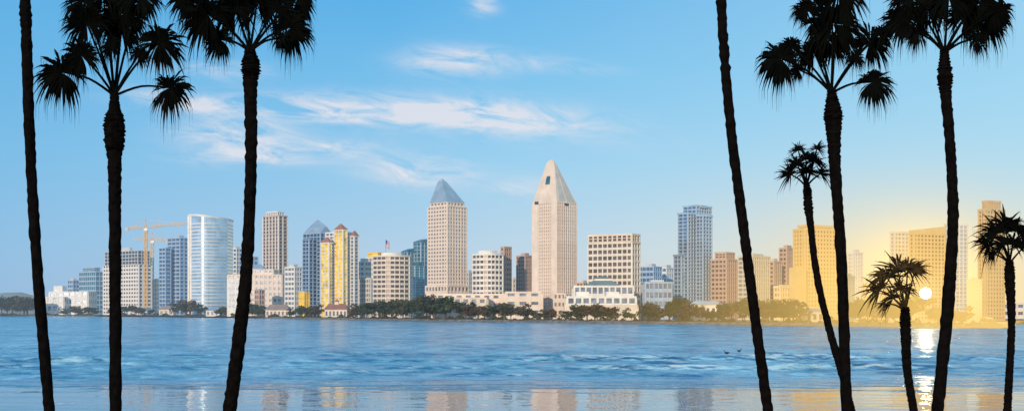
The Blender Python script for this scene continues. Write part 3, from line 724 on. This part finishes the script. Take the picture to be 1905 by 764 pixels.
# ------------------------------------------------------------------ palms
def spline(P, n=70):
    out = []
    k = len(P)
    for i in range(n+1):
        t = i/n*(k-1); a = min(int(t), k-2); u = t-a
        p0, p1, p2, p3 = P[max(a-1, 0)], P[a], P[a+1], P[min(a+2, k-1)]
        out.append(tuple(.5*((2*p1[j])+(-p0[j]+p2[j])*u+(2*p0[j]-5*p1[j]+4*p2[j]-p3[j])*u*u+(-p0[j]+3*p1[j]-3*p2[j]+p3[j])*u**3) for j in range(len(p1))))
    return out
DOWN = Vector((0, 0, -1))
def fan(b, hub, px, py, Rp, d, spiky=0., fm='frond'):
    dd = d+R(-.7, .7); base = Vector((X(px, dd), dd, Z(py, dd))); Rr = Rp*d/F*(1.18 if not spiky else 1.55)
    hub = Vector(hub); v = base-hub
    out = Vector((v.x, 0, v.z)).normalized()
    base = base-out*Rr*(.2 if not spiky else .35)
    V, Fc = [], []; ax = None
    for layer in range(2):
        n = Vector((R(-.45, .45), -1, R(-.2, .6))).normalized() if layer == 0 else Vector((R(-.9, .9), -1, R(-.7, .9))).normalized()
        a = (out-n*out.dot(n)).normalized(); s = n.cross(a)
        if ax is None: ax = a
        N = (70, 50)[layer] if not spiky else ((34, 24)[layer] if spiky < .8 else (22, 14)[layer]); span = math.radians((160, 155)[layer] if not spiky else 105)
        for i in range(N):
            th = -span+2*span*i/(N-1)+R(-.05, .05); dr = a*math.cos(th)+s*math.sin(th)
            sd = -a*math.sin(th)+s*math.cos(th)
            L = Rr*(1.1-.30*abs(th)/span)*(R(.78, 1.15) if not spiky else R(.55, 1.15))*(1 if layer == 0 else .9); dth = 2*span/(N-1)*(.80 if spiky < .8 else .50)
            droop = R(.2, 1.2) if not spiky else R(.2, 1.5); ow = R(-.15, .15)*L; split = .72 if not spiky else .42
            k = len(V)
            st = ((.03, 1.2), (split*.55, 1.1), (split, 1.0), (split+(1-split)*.5, .55 if not spiky else .7), (1., .14), (1.15, .05))
            for t, wf in st:
                tt = min(t, 1.); g = max(0, t-split*.75)
                c = base+dr*L*tt+n*ow*tt+DOWN*L*droop*g**1.5*(2.2 if not spiky else .9)
                if t > 1: c = c+DOWN*L*R(.06, .28)*(1 if not spiky else .8)
                w = min(t, split)*L*math.tan(dth)*wf
                V += [c-sd*w, c+sd*w]
            for j in range(5): Fc.append((k+2*j, k+2*j+1, k+2*j+3, k+2*j+2))
    fr = b.part('frond', (V, Fc), fm)
    m = hub.lerp(base, .5)+Vector((0, 0, abs(v.x)*.10))
    P = spline([tuple(hub), tuple(m), tuple(base+ax*Rr*.1)], 8)
    b.part('petiole', tube(P, [.038-.018*i/8 for i in range(9)], 6), fm, fr)
def palm(label, path, hub, fans, d, spiky=0., fm='frond'):
    (x1, y1, w1), (x0, y0, w0) = path[-1], path[-2]
    bz = 1.9; pb = HY+(H-bz)*F/d; sl = (x1-x0)/(y1-y0)
    P3 = [(X(p, d), d, Z(q, d), w*d/F/2) for p, q, w in path]+[(X(x1+sl*(pb-y1), d), d, bz, w1*1.15*d/F/2)]
    sp = spline(P3, 150); base = P3[-1]
    b = B('palm_tree', label, 'palm tree', (base[0], base[1]), z=bz)
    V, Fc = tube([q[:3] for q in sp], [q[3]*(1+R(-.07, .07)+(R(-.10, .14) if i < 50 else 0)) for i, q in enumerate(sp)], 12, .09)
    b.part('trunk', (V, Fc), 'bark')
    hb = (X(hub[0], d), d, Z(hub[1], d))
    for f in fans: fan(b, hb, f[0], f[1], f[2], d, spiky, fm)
    return b
top_fans = lambda x, y: [(x-90, y+10, 46), (x-60, y-50, 48), (x, y-80, 52), (x+60, y-50, 48), (x+90, y+10, 46), (x-40, y+20, 40), (x+45, y+20, 40)]
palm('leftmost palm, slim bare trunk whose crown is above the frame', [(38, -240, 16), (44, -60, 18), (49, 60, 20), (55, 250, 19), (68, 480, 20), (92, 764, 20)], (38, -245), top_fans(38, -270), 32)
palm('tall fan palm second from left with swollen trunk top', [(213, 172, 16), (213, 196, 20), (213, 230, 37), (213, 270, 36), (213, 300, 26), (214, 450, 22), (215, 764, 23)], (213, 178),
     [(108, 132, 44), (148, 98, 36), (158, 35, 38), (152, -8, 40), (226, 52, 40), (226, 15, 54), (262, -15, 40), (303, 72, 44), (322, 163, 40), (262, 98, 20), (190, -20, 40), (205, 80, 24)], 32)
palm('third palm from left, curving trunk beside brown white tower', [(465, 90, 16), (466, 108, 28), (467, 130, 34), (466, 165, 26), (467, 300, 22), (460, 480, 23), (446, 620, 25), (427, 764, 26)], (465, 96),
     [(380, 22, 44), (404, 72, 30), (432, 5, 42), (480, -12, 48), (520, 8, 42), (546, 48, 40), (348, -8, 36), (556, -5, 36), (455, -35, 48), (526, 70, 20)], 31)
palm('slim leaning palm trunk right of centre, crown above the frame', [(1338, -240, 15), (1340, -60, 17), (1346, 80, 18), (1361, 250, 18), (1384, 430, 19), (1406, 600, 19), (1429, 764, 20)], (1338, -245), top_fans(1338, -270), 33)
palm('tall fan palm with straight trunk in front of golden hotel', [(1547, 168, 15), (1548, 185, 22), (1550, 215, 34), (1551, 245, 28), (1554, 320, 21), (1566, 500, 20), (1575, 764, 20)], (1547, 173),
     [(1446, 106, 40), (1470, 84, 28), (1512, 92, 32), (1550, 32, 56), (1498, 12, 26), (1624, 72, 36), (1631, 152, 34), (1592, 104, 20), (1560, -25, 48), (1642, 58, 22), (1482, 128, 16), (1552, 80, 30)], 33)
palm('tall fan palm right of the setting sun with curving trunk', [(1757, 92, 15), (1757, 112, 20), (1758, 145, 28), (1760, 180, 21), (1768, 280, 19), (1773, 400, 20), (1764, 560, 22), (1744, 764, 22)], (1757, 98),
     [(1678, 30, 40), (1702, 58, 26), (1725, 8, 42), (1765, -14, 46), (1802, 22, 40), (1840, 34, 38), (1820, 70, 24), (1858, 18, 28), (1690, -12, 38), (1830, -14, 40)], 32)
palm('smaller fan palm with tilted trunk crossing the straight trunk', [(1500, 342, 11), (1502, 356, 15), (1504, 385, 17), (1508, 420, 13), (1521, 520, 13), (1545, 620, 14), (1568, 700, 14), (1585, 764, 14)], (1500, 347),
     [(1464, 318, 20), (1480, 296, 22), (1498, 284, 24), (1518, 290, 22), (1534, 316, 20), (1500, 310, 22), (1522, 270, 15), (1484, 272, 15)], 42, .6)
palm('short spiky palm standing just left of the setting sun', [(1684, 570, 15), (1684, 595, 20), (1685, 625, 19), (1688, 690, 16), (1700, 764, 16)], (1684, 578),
     [(1624, 532, 28), (1642, 502, 32), (1666, 484, 34), (1690, 486, 32), (1704, 492, 24), (1654, 545, 24), (1690, 530, 16), (1674, 526, 26), (1638, 562, 16)], 40, .85, 'frond_sunglow')
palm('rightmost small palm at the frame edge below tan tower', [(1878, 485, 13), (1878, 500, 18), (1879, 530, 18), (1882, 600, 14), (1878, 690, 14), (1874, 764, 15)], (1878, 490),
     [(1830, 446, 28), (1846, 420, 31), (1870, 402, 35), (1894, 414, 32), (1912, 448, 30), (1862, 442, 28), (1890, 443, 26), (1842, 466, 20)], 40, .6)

# ------------------------------------------------------------------ setting sun
d = 466; bmh = bmesh.new(); bmesh.ops.create_icosphere(bmh, subdivisions=4, radius=2.0)
sd = bpy.data.meshes.new('sun'); bmh.to_mesh(sd); bmh.free()
em = bpy.data.materials.new('sun_glow'); em.use_nodes = True; n = em.node_tree.nodes; n.clear()
e = n.new('ShaderNodeEmission'); e.inputs[0].default_value = (1, .72, .32, 1); e.inputs[1].default_value = 100
o = n.new('ShaderNodeOutputMaterial'); em.node_tree.links.new(e.outputs[0], o.inputs[0]); sd.materials.append(em)
so = link('sun', sd, None, (X(1722, d), d, Z(545, d))); tag(so, 'low bright setting sun over the right shore', 'sun', kind='structure')

# ------------------------------------------------------------------ world
w = bpy.data.worlds.new('World'); bpy.context.scene.world = w; w.use_nodes = True
nt = w.node_tree; N = nt.nodes; L = nt.links; bg = N['Background']; bg.inputs[1].default_value = .1
tc = N.new('ShaderNodeTexCoord'); sx = N.new('ShaderNodeSeparateXYZ'); L.new(tc.outputs['Generated'], sx.inputs[0])
def mt(op, a, b=0., c=None):
    q = N.new('ShaderNodeMath'); q.operation = op
    for i, v in enumerate((a, b) if c is None else (a, b, c)):
        if isinstance(v, (int, float)): q.inputs[i].default_value = v
        else: L.new(v, q.inputs[i])
    return q.outputs[0]
def mix(f, a, b):
    q = N.new('ShaderNodeMixRGB')
    for i, v in enumerate((f, a, b)):
        if isinstance(v, (int, float)): q.inputs[i].default_value = v
        elif isinstance(v, tuple): q.inputs[i].default_value = v+(1,)
        else: L.new(v, q.inputs[i])
    return q.outputs[0]
yy = mt('MAXIMUM', sx.outputs[1], .12); U = mt('DIVIDE', sx.outputs[0], yy); Vv = mt('DIVIDE', sx.outputs[2], yy)
ramp = N.new('ShaderNodeValToRGB'); cr = ramp.color_ramp
stops = [(0, (.60, .63, .74)), (.05, (.48, .66, .84)), (.12, (.30, .62, .89)), (.19, (.17, .53, .87)), (.25, (.095, .44, .84)), (.5, (.05, .31, .70)), (1, (.04, .18, .52))]
cr.elements[0].position = 0; cr.elements[0].color = stops[0][1]+(1,); cr.elements[1].position = 1; cr.elements[1].color = stops[-1][1]+(1,)
for p, c in stops[1:-1]: q = cr.elements.new(p); q.color = c+(1,)
L.new(mt('MAXIMUM', sx.outputs[2], 0.), ramp.inputs[0])
col = ramp.outputs[0]
lf = N.new('ShaderNodeMapRange'); L.new(U, lf.inputs[0]); lf.inputs[1].default_value = 0; lf.inputs[2].default_value = -.45; lf.inputs[3].default_value = 0; lf.inputs[4].default_value = .6
col = mix(lf.outputs[0], col, (.11, .43, .78))
rt = N.new('ShaderNodeMapRange'); L.new(U, rt.inputs[0]); rt.inputs[1].default_value = -.1; rt.inputs[2].default_value = .42; rt.inputs[3].default_value = 0; rt.inputs[4].default_value = .55
col = mix(rt.outputs[0], col, (.48, .79, .94))
def gauss(px, py, su, sv, slope=0.):
    u0, v0 = (px-CX)/F, (HY-py)/F
    du = mt('SUBTRACT', U, u0); dv = mt('SUBTRACT', mt('SUBTRACT', Vv, v0), mt('MULTIPLY', du, -slope))
    a = mt('MULTIPLY', du, F/su); b = mt('MULTIPLY', dv, F/sv)
    return mt('EXPONENT', mt('MULTIPLY', mt('ADD', mt('MULTIPLY', a, a), mt('MULTIPLY', b, b)), -1.))
cv = N.new('ShaderNodeCombineXYZ'); L.new(mt('MULTIPLY', U, 18.), cv.inputs[0]); L.new(mt('ADD', mt('MULTIPLY', Vv, 64.), mt('MULTIPLY', U, 8.)), cv.inputs[1])
nz = N.new('ShaderNodeTexNoise'); nz.inputs['Scale'].default_value = 1; nz.inputs['Detail'].default_value = 8; nz.inputs['Roughness'].default_value = .66; nz.inputs['Distortion'].default_value = .7
L.new(cv.outputs[0], nz.inputs['Vector'])
tot = None
for px, py, su, sv, sl, am in ((640, 205, 200, 24, .06, 1.7), (930, 218, 190, 30, .10, 1.7), (850, 114, 90, 24, .02, 1.4), (1040, 122, 90, 14, .1, .6), (450, 250, 110, 26, .03, 1.5), (520, 285, 140, 18, -.05, 1.7),
                               (770, 316, 95, 26, .05, 1.5), (900, 10, 26, 18, 0, .9), (970, 350, 60, 20, -.05, .8), (400, 130, 90, 18, .05, .8), (350, 190, 110, 18, .1, 1.2)):
    g = mt('MULTIPLY', gauss(px, py, su, sv, sl), am); tot = g if tot is None else mt('ADD', tot, g)
cmr = N.new('ShaderNodeMapRange'); L.new(nz.outputs['Fac'], cmr.inputs[0]); cmr.inputs[1].default_value = .36; cmr.inputs[2].default_value = .64
cf = mt('MINIMUM', mt('MULTIPLY', mt('MULTIPLY', tot, cmr.outputs[0]), .80), .80)
col = mix(cf, col, (.85, .82, .86))
g0 = gauss(1740, 570, 540, 200); col = mix(mt('MULTIPLY', g0, .68), col, (1.0, .84, .58))
g1 = gauss(1717, 545, 280, 135); col = mix(mt('MULTIPLY', g1, .88), col, (1.05, .78, .33))
g2 = gauss(1717, 545, 110, 100); col = mix(mt('MULTIPLY', g2, .9), col, (1.7, 1.25, .5))
sky = N.new('ShaderNodeTexSky'); sky.sky_type = 'NISHITA'; sky.sun_disc = False; sky.sun_elevation = math.radians(11.2)
SDIR = Vector((.34, .95, -.20)).normalized()
sky.sun_rotation = math.atan2(-SDIR.x, -SDIR.y)
sc = N.new('ShaderNodeVectorMath'); sc.operation = 'SCALE'; sc.inputs['Scale'].default_value = 10; L.new(col, sc.inputs[0])
L.new(mix(.92, sky.outputs[0], sc.outputs[0]), bg.inputs[0])
ld = bpy.data.lights.new('sun_lamp', 'SUN'); ld.energy = 3.2; ld.angle = math.radians(.5); ld.color = (1, .82, .60)
lo = bpy.data.objects.new('sun_lamp', ld); C.objects.link(lo); lo.rotation_euler = (-SDIR).to_track_quat('Z', 'Y').to_euler()

# ------------------------------------------------------------------ camera
cd = bpy.data.cameras.new('camera'); cam = bpy.data.objects.new('camera', cd); C.objects.link(cam)
cam.location = (0, 0, H); cam.rotation_euler = (math.pi/2, 0, 0); cd.sensor_width = 36; cd.lens = 36*F/1905; cd.shift_y = (HY-382)/1905
cd.clip_start = .5; cd.clip_end = 40000
bpy.context.scene.camera = cam
vs = bpy.context.scene.view_settings; vs.view_transform = 'Standard'; vs.look = 'None'; vs.exposure = 0
